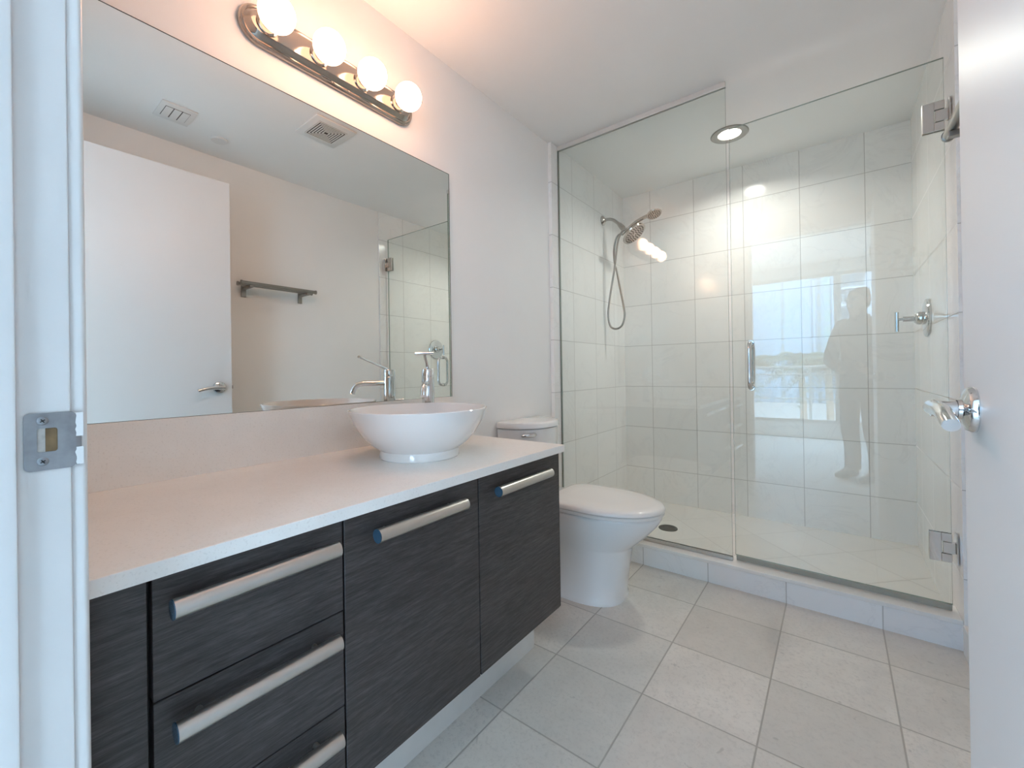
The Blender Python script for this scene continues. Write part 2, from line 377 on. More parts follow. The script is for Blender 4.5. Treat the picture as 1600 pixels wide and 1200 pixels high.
for z0, z1 in ((0.9275, 0.9535), (0.8965, 0.9155)):
    k = 7; pts = [(0.2160 - random.uniform(0, 0.0018), z0 + (z1 - z0) * i / k) for i in range(k + 1)] + [(0.2212, z1 - (z1 - z0) * i / k) for i in range(k + 1)]
    prism(bm, pts, 'x', DX0 + 0.0014, DX0 + 0.0021)
link('paint_smear', bm, TRIMP, sp)
# door leaf, open
DFX = 1.4636
td = thing('door_1', 'plain white flush door standing open with chrome lever', 'door', (DFX + 0.0175, 0.262, 0.008), 'structure')
bm = NB(); box(bm, DFX, DFX + 0.035, 0.262, 1.0935, 0.008, 2.102, 0.0015); link('door_leaf', bm, DOORP, td)
def lever(sx, fx):
    bm = NB(); y0, z0 = 1.030, 0.9265
    lathe(bm, [(0.0, 0.0), (0.033, 0.0), (0.033, 0.004), (0.030, 0.009), (0.022, 0.0125), (0.015, 0.014), (0.0135, 0.018)], (fx, y0, z0), (sx, 0, 0), 40)
    lathe(bm, [(0.0118, 0.012), (0.0118, 0.046), (0.0, 0.046)], (fx, y0, z0), (sx, 0, 0), 28)
    X = fx + sx * 0.040
    pts = spline([(X, y0 + 0.013, z0 + 0.001), (X, y0 - 0.01, z0 + 0.001), (X, y0 - 0.045, z0), (X + sx * 0.001, y0 - 0.08, z0 - 0.005), (X + sx * 0.001, y0 - 0.112, z0 - 0.013)], 6)
    tube(bm, pts, [0.0125 - 0.0035 * i / (len(pts) - 1) for i in range(len(pts))], 20, flat=0.95)
    return link('door_lever', bm, CHROME, td, True)
lever(-1, DFX); lever(1, DFX + 0.035)
bm = NB(); box(bm, DFX + 0.006, DFX + 0.029, 1.0935, 1.0945, 0.90, 0.955, 0.0005); box(bm, DFX + 0.011, DFX + 0.024, 1.0945, 1.1035, 0.918, 0.937, 0.002); link('latch_bolt', bm, STEEL, td)
for zc in (0.25, 1.05, 1.86):
    bm = NB(); tube(bm, [(DFX - 0.004, 0.2555, zc - 0.045), (DFX - 0.004, 0.2555, zc + 0.045)], 0.0055, 14); box(bm, DFX - 0.001, DFX + 0.02, 0.2545, 0.2615, zc - 0.045, zc + 0.045); link('hinge', bm, NICKEL, td)

# ------------------------------------------------------------------ vanity
bm = NB(); box(bm, 0.0061, 0.0125, 0.214, 1.4225, 0.7393, 0.8895, 0.001)
tct = thing('countertop', 'white quartz vanity countertop with low backsplash', 'countertop', (0.28, 0.8, 0.7153))
link('backsplash', bm, QUARTZ, tct)
bm = NB(); box(bm, 0.001, 0.5699, 0.212, 1.3978, 0.7155, 0.7393, 0.0012); link('counter_slab', bm, QUARTZ, tct)
FXC = 0.5502
def handle(parent, y0, y1, z, cap):
    x = FXC + 0.027; bm = NB(); r = 0.0140
    n = 22; prof = [(r * math.cos(2 * PI * k / n), r * math.sin(2 * PI * k / n)) for k in range(n)]
    tube(bm, [(x, y0 + 0.0015, z), (x, y1, z)], r, 28)
    for y in (y0 + 0.035, y1 - 0.035): tube(bm, [(FXC, y, z), (x, y, z)], 0.005, 12)
    o = link('handle', bm, NICKEL, parent, True)
    bm = NB(); tube(bm, [(x, y0, z), (x, y0 + 0.0014, z)], r, 28)
    e = link('handle_end_cap', bm, CAPB, o)
    return o
def carcass(root, y0, y1):
    bm = NB(); box(bm, 0.03, FXC - 0.0195, y0, y1, 0.185, 0.7150); link('carcass', bm, BLACK, root)
def front(root, name, y0, y1, z0, z1):
    bm = NB(); box(bm, FXC - 0.019, FXC, y0, y1, z0, z1, 0.0008, 1); return link(name, bm, WOOD, root)
ZB, ZT = 0.185, 0.7135
c = thing('vanity_cabinet', 'dark wood vanity cabinet nearest the door frame, mostly cut off', 'cabinet', (0.28, 0.25, 0.185)); carcass(c, 0.212, 0.2945)
front(c, 'door', 0.2125, 0.2925, ZB, ZT)
c = thing('drawer_cabinet', 'dark wood vanity drawer unit with three stacked drawers', 'cabinet', (0.28, 0.44, 0.185)); carcass(c, 0.2950, 0.5865)
for z0, z1, zh, ya in ((0.5375, ZT, 0.6690, 0.3135), (0.3555, 0.5350, 0.4975, 0.3155), (ZB, 0.3530, 0.3190, 0.3155)):
    d = front(c, 'drawer', 0.2980, 0.5850, z0, z1); handle(d, ya, 0.5615, zh, 0)
c = thing('sink_cabinet', 'dark wood vanity cabinet under the basin with one wide door', 'cabinet', (0.28, 0.78, 0.185)); carcass(c, 0.5870, 0.9768)
d = front(c, 'door', 0.5890, 0.9755, ZB, ZT); handle(d, 0.6440, 0.9010, 0.6660, 1)
c = thing('vanity_cabinet', 'narrow dark wood vanity cabinet at the end beside the toilet', 'cabinet', (0.28, 1.18, 0.185)); carcass(c, 0.9772, 1.3840)
d = front(c, 'door', 0.9790, 1.3850, ZB, ZT); handle(d, 1.0290, 1.2955, 0.6650, 1)
bm = NB(); box(bm, 0.0015, FXC - 0.001, 1.3862, 1.3927, ZB, ZT, 0.0008, 1); link('end_panel', bm, WOOD, c)
bm = NB(); box(bm, 0.4226, 0.4346, 0.213, 1.3927, 0.0, 0.1848, 0.0008); box(bm, 0.0135, 0.4226, 1.3807, 1.3927, 0.0, 0.1848)
tag(link('toe_kick', bm, KICK), 'brushed silver toe kick strip under the dark cabinets', 'toe kick')

# mirror
bm = NB(); fs = box(bm, 0.0005, 0.0060, 0.2145, 1.4210, 0.8905, 1.8405)
fs[1].material_index = 1
mo = thing('wall_mirror', 'large frameless wall mirror above the backsplash', 'mirror', (0, 0.82, 0.89))
link('mirror_glass', bm, [MEDGE, MIRROR], mo)
bm = NB(); box(bm, 0.0003, 0.0075, 0.2145, 1.4215, 0.8896, 0.8904); box(bm, 0.0003, 0.0072, 1.4212, 1.4225, 0.8896, 1.8412); box(bm, 0.0003, 0.0072, 0.2145, 1.4225, 1.8407, 1.8417)
link('mirror_edge_strip', bm, MEDGE, mo)

# vanity light
tl = thing('vanity_light', 'nickel bath bar light with four lit globe bulbs above the mirror', 'light', (0, 0.915, 1.94))
bm = NB(); CYL, CZL = 0.917, 1.9940
def st(hl, r): return [(y, z) for y, z in stadium(CYL, CZL, hl, r)]
prof = [(0.0005, 0.303, 0.0555), (0.012, 0.303, 0.0555), (0.017, 0.300, 0.0525), (0.0185, 0.296, 0.0485), (0.017, 0.292, 0.0445), (0.022, 0.286, 0.0385), (0.029, 0.282, 0.0345), (0.0325, 0.278, 0.0305), (0.033, 0.274, 0.0265)]
loft(bm, [[(x, y, z) for y, z in st(hl, r)] for x, hl, r in prof]); link('back_plate', bm, FIXT, tl, True, 25)
for yb in (0.6815, 0.8356, 0.9873, 1.1380):
    bm = NB(); lathe(bm, [(0.030, 0.0332), (0.030, 0.037), (0.026, 0.040), (0.020, 0.042), (0.019, 0.050)], (0, yb, CZL), (1, 0, 0), 32); s_ = link('socket_cup', bm, FIXT, tl, True)
    bm = NB(); R_ = 0.0475; xc = 0.093
    prof = [(0.0145, 0.044), (0.0155, 0.050)] + [(R_ * math.sin(a), xc - R_ * math.cos(a)) for a in [0.36 + (PI - 0.36) * k / 20 for k in range(20)]] + [(0.0, xc + R_)]
    lathe(bm, prof, (0, yb, CZL), (1, 0, 0), 36); link('globe_bulb', bm, BULBM, tl, True, 0)
for yy in (0.885, 0.945):
    bm = NB(); lathe(bm, [(0.0, 0.004), (0.003, 0.003), (0.004, 0.0)], (0.0172, yy, CZL - 0.0485), (1, 0, -0.4), 16); link('set_screw', bm, NICKD, tl, True)

# vessel sink
ts = thing('vessel_sink', 'round white ceramic vessel basin standing on the countertop', 'sink', (0.296, 0.996, ZC))
bm = NB()
lathe(bm, [(0.0, 0.002), (0.112, 0.002), (0.1165, 0.0), (0.119, 0.003), (0.1185, 0.020), (0.1165, 0.0245), (0.1255, 0.030), (0.147, 0.046), (0.171, 0.073), (0.190, 0.104), (0.2015, 0.133), (0.2055, 0.1415), (0.2065, 0.1445), (0.2045, 0.1468), (0.2005, 0.1462), (0.196, 0.138), (0.186, 0.112), (0.163, 0.078), (0.128, 0.053), (0.080, 0.040), (0.030, 0.036), (0.022, 0.0345), (0.0, 0.034)], (0.296, 0.996, ZC), n=72)
link('basin', bm, CERAM, ts, True, 40)
bm = NB(); lathe(bm, [(0.0, 0.0405), (0.018, 0.040), (0.022, 0.0375), (0.022, 0.0355)], (0.296, 0.996, ZC), n=32); link('drain_cap', bm, CHROME, ts, True)
# faucet
FXX, FYY = 0.1207, 1.187; fd = Vector((0.0975, -0.1055, 0)).normalized()
tf = thing('basin_faucet', 'tall chrome single lever faucet behind the white basin', 'faucet', (FXX, FYY, ZC))
bm = NB(); r = 0.0225
lathe(bm, [(0.0, 0.0003), (0.027, 0.0003), (0.027, 0.004), (r, 0.006), (r, 0.237), (r - 0.0012, 0.2385), (r - 0.0012, 0.2395), (r, 0.241), (r, 0.264), (r - 0.002, 0.267), (0.0, 0.268)], (FXX, FYY, ZC), n=40); link('faucet_body', bm, CHROME, tf, True)
bm = NB(); b0 = Vector((FXX, FYY, ZC + 0.214))
pts = spline([b0 + fd * 0.015, b0 + fd * 0.06, b0 + fd * 0.098, b0 + fd * 0.122 + Vector((0, 0, -0.006)), b0 + fd * 0.136 + Vector((0, 0, -0.022)), b0 + fd * 0.143 + Vector((0, 0, -0.040))], 7)
tube(bm, pts, [0.0105] * (len(pts) - 1) + [0.0118], 20); link('spout', bm, CHROME, tf, True)
bm = NB(); l0 = Vector((FXX, FYY, ZC + 0.266)); l1 = Vector((0.196, 1.106, 1.058))
tube(bm, [l0, l0 + (l1 - l0) * 0.5, l1], [0.0065, 0.0048, 0.0050], 16)
sdv = Vector((-fd.y, fd.x, 0)); tube(bm, [l1 - sdv * 0.031, l1 + sdv * 0.031], 0.0052, 16)
tube(bm, [l0 - Vector((0, 0, 0.006)), l0 + Vector((0, 0, 0.003))], [0.012, 0.008], 20); link('lever', bm, CHROME, tf, True)
bm = NB(); p0 = Vector((FXX, FYY, ZC + 0.175)) - fd * 0.02; p0.z = ZC + 0.055; p0.z = 0.885
tube(bm, [p0, p0 - fd * 0.030], 0.0028, 12); tube(bm, [p0 - fd * 0.030, p0 - fd * 0.036], 0.0042, 12); link('pop_up_rod', bm, CHROME, tf, True)

# ------------------------------------------------------------------ toilet
TY = 1.885
tt = thing('toilet', 'white elongated toilet between the vanity and the shower', 'toilet', (0.3, TY, 0))
def egg(z, xb, xf, hw, n=56, pb=3.2, pf=2.0, frac=0.46):
    xc = xb + (xf - xb) * frac; o = []
    for k in range(n):
        a = 2 * PI * k / n; ca, sa = math.cos(a), math.sin(a)
        p = pf if ca >= 0 else pb; L = (xf - xc) if ca >= 0 else (xc - xb)
        o.append((xc + L * math.copysign(abs(ca) ** (2 / p), ca), TY + hw * math.copysign(abs(sa) ** (2 / p), sa), z))
    return o
bm = NB()
loft(bm, [egg(z, xb, xf, hw, pf=pf, frac=fr) for z, xb, xf, hw, pf, fr in (
    (0.0, 0.04, 0.575, 0.146, 2.6, .6), (0.012, 0.04, 0.575, 0.146, 2.6, .6), (0.02, 0.04, 0.571, 0.142, 2.6, .6), (0.10, 0.04, 0.582, 0.141, 2.5, .58), (0.17, 0.04, 0.594, 0.143, 2.4, .56), (0.225, 0.04, 0.604, 0.147, 2.35, .54),
    (0.238, 0.04, 0.614, 0.152, 2.3, .52), (0.262, 0.04, 0.640, 0.160, 2.2, .5), (0.30, 0.035, 0.679, 0.172, 2.1, .48), (0.34, 0.03, 0.714, 0.181, 2.05, .46), (0.37, 0.03, 0.733, 0.1845, 2.0, .46), (0.380, 0.03, 0.734, 0.1845, 2.0, .46), (0.384, 0.034, 0.730, 0.181, 2.0, .46))])
link('bowl', bm, CERAM, tt, True, 60)
bm = NB(); loft(bm, [egg(z, 0.25, xf, hw, pb=4) for z, xf, hw in ((0.3885, 0.738, 0.183), (0.390, 0.742, 0.187), (0.401, 0.743, 0.188), (0.4035, 0.740, 0.185))]); link('seat', bm, SEATP, tt, True, 50)
bm = NB(); loft(bm, [egg(z, xb, xf, hw, pb=5) for z, xb, xf, hw in ((0.4055, 0.255, 0.740, 0.185), (0.407, 0.252, 0.745, 0.189), (0.417, 0.252, 0.744, 0.188), (0.4245, 0.258, 0.735, 0.179), (0.4285, 0.275, 0.705, 0.15), (0.430, 0.33, 0.62, 0.09))]); link('seat_lid', bm, SEATP, tt, True, 60)
for s in (-1, 1):
    bm = NB(); tube(bm, [(0.246, TY + s * 0.075 - 0.02, 0.400), (0.246, TY + s * 0.075 + 0.02, 0.400)], 0.011, 14); link('seat_hinge', bm, SEATP, tt, True)

def tankring(z, d, hw, n=48, p=2.3):
    o = [(0.006, TY + 0.012 - hw, z)]
    for k in range(n + 1):
        a = -PI / 2 + PI * k / n
        o.append((0.035 + (d - 0.035) * max(0, math.cos(a)) ** (2 / p), TY + 0.012 + hw * math.copysign(abs(math.sin(a)) ** (2 / p), math.sin(a)), z))
    return o + [(0.006, TY + 0.012 + hw, z)]
bm = NB(); loft(bm, [tankring(0.3845, 0.19, 0.15), tankring(0.42, 0.195, 0.158), tankring(0.60, 0.200, 0.168), tankring(0.714, 0.203, 0.172), tankring(0.7165, 0.198, 0.168)]); link('tank', bm, CERAM, tt, True, 50)
bm = NB(); loft(bm, [tankring(0.7185, 0.203, 0.172), tankring(0.720, 0.210, 0.178), tankring(0.738, 0.210, 0.178), tankring(0.746, 0.205, 0.174), tankring(0.7485, 0.190, 0.162)]); link('tank_lid', bm, CERAM, tt, True, 50)
bm = NB(); lathe(bm, [(0.0, 0.014), (0.007, 0.013), (0.010, 0.006), (0.011, -0.006)], (0.160, 1.797, 0.6905), (0.8, -0.6, 0), 24)
tube(bm, spline([(0.172, 1.808, 0.6905), (0.170, 1.790, 0.6908), (0.150, 1.762, 0.689), (0.133, 1.744, 0.687)], 5), [0.008, 0.010, 0.0115, 0.012, 0.0122, 0.0123, 0.0122, 0.012, 0.0117, 0.011, 0.0102, 0.0092, 0.008, 0.0065, 0.0045, 0.002], 14); link('flush_lever', bm, CHROME, tt, True)

# ------------------------------------------------------------------ shower enclosure
def glass_slab(name, x0, x1, z0, z1, parent, y=YG, th=0.005):
    bm = NB(); fs = box(bm, x0, x1, y - th, y + th, z0, z1)
    for i, f in enumerate(fs): f.material_index = 0 if i in (2, 3) else 1
    return link(name, bm, [GLASS, GEDGE], parent)
tg = thing('shower_glass_panel', 'fixed clear glass shower panel reaching the ceiling beside the toilet', 'shower panel', (0.48, YG, 0.106))
glass_slab('glass', 0.0258, 0.9190, 0.112, 2.300, tg)
bm = NB(); box(bm, LT + 0.0005, 0.9205, YG - 0.009, YG - 0.0055, 0.1112, 0.124); box(bm, LT + 0.0005, 0.9205, YG + 0.0055, YG + 0.009, 0.1112, 0.124); box(bm, LT + 0.0005, 0.9205, YG - 0.009, YG + 0.009, 0.1062, 0.1110); link('bottom_channel', bm, NICKEL, tg)
bm = NB(); box(bm, LT + 0.0005, 0.9205, YG - 0.009, YG - 0.0055, 2.290, 2.3008); box(bm, LT + 0.0005, 0.9205, YG + 0.0055, YG + 0.009, 2.290, 2.3008); box(bm, LT + 0.0005, 0.9205, YG - 0.009, YG + 0.009, 2.3010, 2.3155); link('top_channel', bm, KICK, tg)
bm = NB(); box(bm, LT + 0.0005, LT + 0.004, YG - 0.0075, YG + 0.0075, 0.125, 2.289); link('wall_seal', bm, NICKD, tg)
tsd = thing('shower_door', 'frameless clear glass shower door with chrome pull and hinges', 'shower door', (1.630, YG, 0.13))
glass_slab('glass', 0.9300, 1.6270, 0.132, 2.098, tsd)
def hinge(z0, z1, m):
    bm = NB(); x0, x1 = 1.5690, 1.6275; zc0, zc1 = z0 + (z1 - z0) * 0.28, z0 + (z1 - z0) * 0.72; xm = 1.600
    for ya, yb in ((YG - 0.011, YG - 0.0052), (YG + 0.0052, YG + 0.011)):
        box(bm, x0, xm, ya, yb, z0, z1, 0.0012); box(bm, xm + 0.0003, x1, ya, yb, z0, zc0, 0.0012); box(bm, xm + 0.0003, x1, ya, yb, zc1, z1, 0.0012)
    o = link('hinge_plate', bm, m, tsd)
    bm = NB(); box(bm, xm + 0.004, WT - 0.0062, YG - 0.0105, YG + 0.0105, zc0 + 0.003, zc1 - 0.003, 0.002); link('hinge_knuckle', bm, m, o)
    bm = NB(); box(bm, WT - 0.006, WT - 0.0005, YG - 0.025, YG + 0.025, z0, z1, 0.0012); link('wall_plate', bm, m, o)
hinge(1.838, 1.9435, NICKEL); hinge(0.283, 0.3865, CHROME)
bm = NB()
for s in (-1, 1):
    xp, za, zb, yo = 1.0050, 0.902, 1.104, 0.046
    pts = [(xp, YG + s * 0.006, za)]
    arc = lambda cz, a0, a1: [(xp, YG + s * (yo - 0.032 + 0.032 * math.cos(a)), cz + 0.032 * math.sin(a)) for a in [a0 + (a1 - a0) * k / 6 for k in range(7)]]
    pts += arc(za + 0.032, -PI / 2, 0) + arc(zb - 0.032, 0, PI / 2) + [(xp, YG + s * 0.006, zb)]
    tube(bm, pts, 0.0095, 18)
    for z in (za, zb): tube(bm, [(xp, YG + s * 0.0052, z), (xp, YG + s * 0.009, z)], 0.0125, 18)
link('pull_handle', bm, CHROME, tsd, True)
bm = NB(); box(bm, 0.9335, 1.6260, YG - 0.0065, YG + 0.0065, 0.1215, 0.1315, 0.001); box(bm, 0.9335, 1.6260, YG - 0.003, YG + 0.003, 0.1085, 0.1215); link('door_sweep', bm, plain('clear_vinyl_sweep', (0.36, 0.35, 0.30), 0.25), tsd)
# the door rests slightly swung into the shower
tsd.rotation_euler = (0, 0, -math.radians(0.92))

# mixer valve
VY, VZ = 2.837, 1.209
tv = thing('shower_valve', 'round chrome shower mixer valve on the right tiled wall', 'valve', (WT, VY, VZ))
bm = NB(); lathe(bm, [(0.0, 0.0005), (0.085, 0.0005), (0.086, 0.006), (0.083, 0.011), (0.070, 0.014), (0.040, 0.016), (0.0, 0.016)], (WT, VY, VZ), (-1, 0, 0), 56); link('escutcheon', bm, CHROME, tv, True)
bm = NB(); lathe(bm, [(0.030, 0.016), (0.030, 0.030), (0.026, 0.040), (0.018, 0.046), (0.0125, 0.048), (0.0125, 0.085), (0.0, 0.086)], (WT, VY, VZ), (-1, 0, 0), 36); link('valve_stem', bm, CHROME, tv, True)
bm = NB(); tube(bm, [(WT - 0.085, VY, VZ), (WT - 0.106, VY, VZ)], 0.006, 16); tube(bm, [(WT - 0.106, VY, VZ + 0.034), (WT - 0.106, VY, VZ - 0.058)], 0.0075, 18); link('lever', bm, CHROME, tv, True)

# shower head set
SY_ = 2.91
th = thing('shower_head_set', 'chrome shower head with hand shower and looped hose', 'shower head', (LT, SY_, 2.045))
bm = NB(); lathe(bm, [(0.0, 0.0005), (0.034, 0.0005), (0.034, 0.004), (0.028, 0.010), (0.018, 0.018), (0.012, 0.022)], (LT, SY_, 2.045), (1, 0, 0), 36); link('wall_flange', bm, HEADM, th, True)
bm = NB(); pts = spline([(LT + 0.012, SY_, 2.045), (0.07, SY_, 2.044), (0.105, SY_, 2.030), (0.134, SY_, 2.003), (0.150, SY_, 1.985)], 6); tube(bm, pts, 0.0105, 18); link('shower_arm', bm, HEADM, th, True)
bm = NB(); q = Vector((0.150, SY_, 1.985)); dq = Vector((0.62, 0, -0.78)).normalized(); tube(bm, [q - dq * 0.008, q + dq * 0.012, q + dq * 0.014, q + dq * 0.036], [0.0155, 0.0155, 0.018, 0.018], 20)
tube(bm, [q + dq * 0.034, q + dq * 0.055], [0.018, 0.013], 20); tube(bm, [q + dq * 0.045 + Vector((0, -0.022, 0)), q + dq * 0.045 + Vector((0, 0.022, 0))], 0.015, 18); link('diverter', bm, HEADM, th, True)
nh = Vector((0.606, 0.064 - 0.10, -0.786)).normalized(); hc = Vector((0.248, SY_, 1.905))
bm = NB(); lathe(bm, [(0.0, -0.045), (0.014, -0.044), (0.018, -0.034), (0.034, -0.026), (0.070, -0.014), (0.082, -0.008), (0.085, -0.001), (0.083, 0.004), (0.078, 0.005), (0.0, 0.005)], hc, nh, 56); hd = link('fixed_head', bm, HEADM, th, True)
bm = NB(); u, v, _ = frame_at(nh)
for ring, cnt in ((0.018, 6), (0.034, 12), (0.050, 18), (0.066, 24)):
    for k in range(cnt):
        a = 2 * PI * (k + 0.5 * (ring > 0.03)) / cnt; lathe(bm, [(0.0052, 0.0050), (0.0042, 0.0078), (0.0, 0.0082)], hc + u * ring * math.cos(a) + v * ring * math.sin(a), nh, 8)
link('nozzles', bm, RUBBER, hd)
bm = NB(); pts = spline([(0.160, SY_ + 0.004, 1.920), (0.200, SY_ + 0.0, 1.944), (0.250, SY_ - 0.004, 1.972), (0.300, SY_ - 0.008, 1.990), (0.345, SY_ - 0.012, 1.999)], 5)
tube(bm, pts, [0.0105 + 0.0015 * i / len(pts) for i in range(len(pts))], 18); hh = link('hand_shower_handle', bm, HEADM, th, True)
nn = Vector((0.30, -0.20, -0.93)).normalized(); c2 = Vector((0.388, SY_ - 0.014, 2.000))
bm = NB(); lathe(bm, [(0.0, -0.022), (0.026, -0.019), (0.042, -0.010), (0.049, 0.0), (0.047, 0.004), (0.0, 0.005)], c2, nn, 44); h2 = link('hand_shower_head', bm, HEADM, th, True)
bm = NB(); u, v, _ = frame_at(nn)
for ring, cnt in ((0.012, 6), (0.024, 12), (0.036, 18)):
    for k in range(cnt):
        a = 2 * PI * k / cnt; lathe(bm, [(0.0046, 0.005), (0.0036, 0.0072), (0.0, 0.0076)], c2 + u * ring * math.cos(a) + v * ring * math.sin(a), nn, 8)
link('nozzles', bm, RUBBER, h2)
bm = NB(); hp = [(.160, 0.004, 1.920), (.137, .010, 1.925), (.112, .012, 1.895), (.098, .012, 1.82), (.102, .010, 1.75), (.116, .009, 1.69), (.142, .004, 1.55), (.166, 0, 1.43), (.172, 0, 1.355), (.150, 0, 1.295), (.1065, 0, 1.276), (.068, 0, 1.300), (.053, -.002, 1.37), (.063, -.004, 1.46), (.090, -.008, 1.60), (.112, -.011, 1.70), (.126, -.012, 1.80), (.142, -.010, 1.89), (.172, -.004, 1.945)]
tube(bm, spline([(a, SY_ + b, c) for a, b, c in hp], 8), 0.0068, 12); link('hose', bm, NICKD, th, True, 0)
# drain
bm = NB(); lathe(bm, [(0.0, 0.002), (0.034, 0.002), (0.036, 0.004), (0.052, 0.0045), (0.055, 0.0025), (0.055, -0.002)], (0.480, 2.785, ZS + 0.001), n=40)
for k in range(10):
    a = 2 * PI * k / 10
    box(bm, 0.480 + 0.022 * math.cos(a) - 0.003, 0.480 + 0.022 * math.cos(a) + 0.003, 2.785 + 0.022 * math.sin(a) - 0.003, 2.785 + 0.022 * math.sin(a) + 0.003, ZS + 0.003, ZS + 0.0038)
tag(link('floor_drain', bm, RUBBER, None, True), 'dark round drain set in the shower floor', 'drain')

# ------------------------------------------------------------------ ceiling fittings
tr_ = thing('recessed_light', 'lit round recessed ceiling light over the shower', 'light', (0.849, 2.805, H))
bm = NB(); lathe(bm, [(0.096, -0.0003), (0.0965, -0.003), (0.093, -0.006), (0.066, -0.0050), (0.0595, -0.003), (0.059, -0.0004)], (0.849, 2.805, H), n=56); link('trim_ring', bm, plain('satin_trim_ring', (0.36, 0.345, 0.32), 0.45, 0.3), tr_, True)
bm = NB(); lathe(bm, [(0.0588, -0.0006), (0.057, -0.0022), (0.0, -0.0026)], (0.849, 2.805, H), n=48); link('light_lens', bm, LENSM, tr_, True)
dl_d = bpy.data.lights.new('recessed_lamp', 'AREA'); dl_d.shape = 'DISK'; dl_d.size = 0.108; dl_d.energy = 3.0; dl_d.color = (1.0, 0.965, 0.91); dl_d.spread = math.radians(150)
dl = bpy.data.objects.new('recessed_lamp', dl_d); COL.objects.link(dl); dl.location = (0.849, 2.805, H - 0.0035); adopt(dl, tr_)
# exhaust fan
tf_ = thing('exhaust_fan', 'square white exhaust fan grille on the ceiling near the vanity light', 'fan', (0.882, 1.362, H))
fx0, fx1, fy0, fy1 = 0.763, 1.0015, 1.249, 1.475
bm = NB(); box(bm, fx0, fx1, fy0, fy1, H - 0.010, H - 0.0003, 0.004); link('cover', bm, PLAST, tf_, True)
bm = NB(); box(bm, fx0 + 0.04, fx1 - 0.04, fy0 + 0.035, fy1 - 0.035, H - 0.0112, H - 0.0101); link('grille_opening', bm, SLOT, tf_)
bm = NB(); cx, cy = (fx0 + fx1) / 2, (fy0 + fy1) / 2; A, B = (fx1 - fx0) / 2 - 0.04, (fy1 - fy0) / 2 - 0.035
for k in range(6):
    s0 = 1 - k * 0.158; s1 = s0 - 0.068
    a0, b0, a1, b1 = A * s0, B * s0, A * max(s1, 0.0), B * max(s1, 0.0)
    for q in ((cx - a0, cx + a0, cy - b0, cy - b1), (cx - a0, cx + a0, cy + b1, cy + b0), (cx - a0, cx - a1, cy - b1, cy + b1), (cx + a1, cx + a0, cy - b1, cy + b1)): box(bm, *q, H - 0.0135, H - 0.0113)
link('louvre', bm, PLAST, tf_)
# ceiling air vent
tv_ = thing('ceiling_vent', 'white ceiling air vent with three flat panels, above the door', 'vent', (1.31, 0.805, H))
vx0, vx1, vy0, vy1 = 1.222, 1.400, 0.732, 0.877
bm = NB(); box(bm, vx0, vx1, vy0, vy1, H - 0.007, H - 0.0003, 0.003); link('frame', bm, PLAST, tv_, True)
bm = NB(); box(bm, vx0 + 0.035, vx1 - 0.035, vy0 + 0.022, vy1 - 0.022, H - 0.0076, H - 0.0071); link('opening', bm, SLOT, tv_)
wy = (vy1 - vy0 - 0.044) / 3
for k in range(3):
    bm = NB(); box(bm, vx0 + 0.037, vx1 - 0.037, vy0 + 0.022 + k * wy + 0.002, vy0 + 0.022 + (k + 1) * wy - 0.002, H - 0.0105, H - 0.0077, 0.001); link('panel', bm, PLAST, tv_)
bm = NB(); lathe(bm, [(0.041, -0.0003), (0.041, -0.006), (0.038, -0.010), (0.0, -0.0115)], (1.4195, 1.032, H), n=40)
tag(link('sprinkler_cover', bm, PLAST, None, True), 'small round white sprinkler cover disc on the ceiling', 'sprinkler cover')

# towel rack behind the door
tw = thing('towel_rack', 'satin nickel double bar towel rack on the right wall', 'towel rack', (WR, 1.40, 1.55))
for yy in (1.229, 1.583):
    bm = NB(); box(bm, WR - 0.006, WR - 0.0004, yy - 0.014, yy + 0.014, 1.487, 1.588, 0.001); b_ = link('wall_bracket', bm, NICKD, tw)
    bm = NB(); box(bm, 1.524, WR - 0.0062, yy - 0.011, yy + 0.011, 1.532, 1.546, 0.002); link('bracket_arm', bm, NICKD, b_)
for xx, zz in ((1.534, 1.5575), (1.590, 1.5575)):
    bm = NB(); tube(bm, [(xx, 1.178, zz), (xx, 1.634, zz)], 0.0112, 20); link('bar', bm, NICKD, tw, True)
for xx in (1.534, 1.590):
    for ye in (1.172, 1.632):
        bm = NB(); tube(bm, [(xx, ye, 1.5575), (xx, ye + 0.008, 1.5575)], 0.0135, 20); link('end_cap', bm, NICKD, tw, True)

# ------------------------------------------------------------------ bedroom seen mirrored in the shower glass
BY = -2.86; BX0, BX1, BH = -1.9, 3.4, 2.45
struct('floor_bedroom', [(BX0 - 0.1, BX1 + 0.1, BY - 0.1, 0.0999, -0.10, -0.001)], CARPET, 'pale floor of the room outside the doorway', 'floor')
struct('ceiling_bedroom', [(BX0 - 0.1, BX1 + 0.1, BY - 0.1, JY0 + 0.1, BH, BH + 0.2)], CEIL, 'white ceiling of the room outside the doorway', 'ceiling')
struct('wall_bedroom_left', [(BX0 - 0.12, BX0, BY, JY0, 0, BH)], PAINT, 'side wall of the outer room, left', 'wall')
struct('wall_bedroom_right', [(BX1, BX1 + 0.12, BY, JY0, 0, BH)], PAINT, 'side wall of the outer room, right', 'wall')
bm = NB(); box(bm, BX0, -0.0, JY0, JY1, 0, BH); box(bm, WR, BX1, JY0, JY1, 0, BH); box(bm, -0.0, WR, JY0, JY1 - 0.02, H + 0.151, BH)
tag(link('wall_bedroom_inner', bm, PAINT), 'wall around the doorway on its outer side', 'wall', 'structure')
wx0, wx1, wz0, wz1 = -1.3, 3.1, 0.20, 2.30
bm = NB(); box(bm, BX0, wx0, BY - 0.12, BY, 0, BH); box(bm, wx1, BX1, BY - 0.12, BY, 0, BH); box(bm, wx0, wx1, BY - 0.12, BY, 0, wz0); box(bm, wx0, wx1, BY - 0.12, BY, wz1, BH)
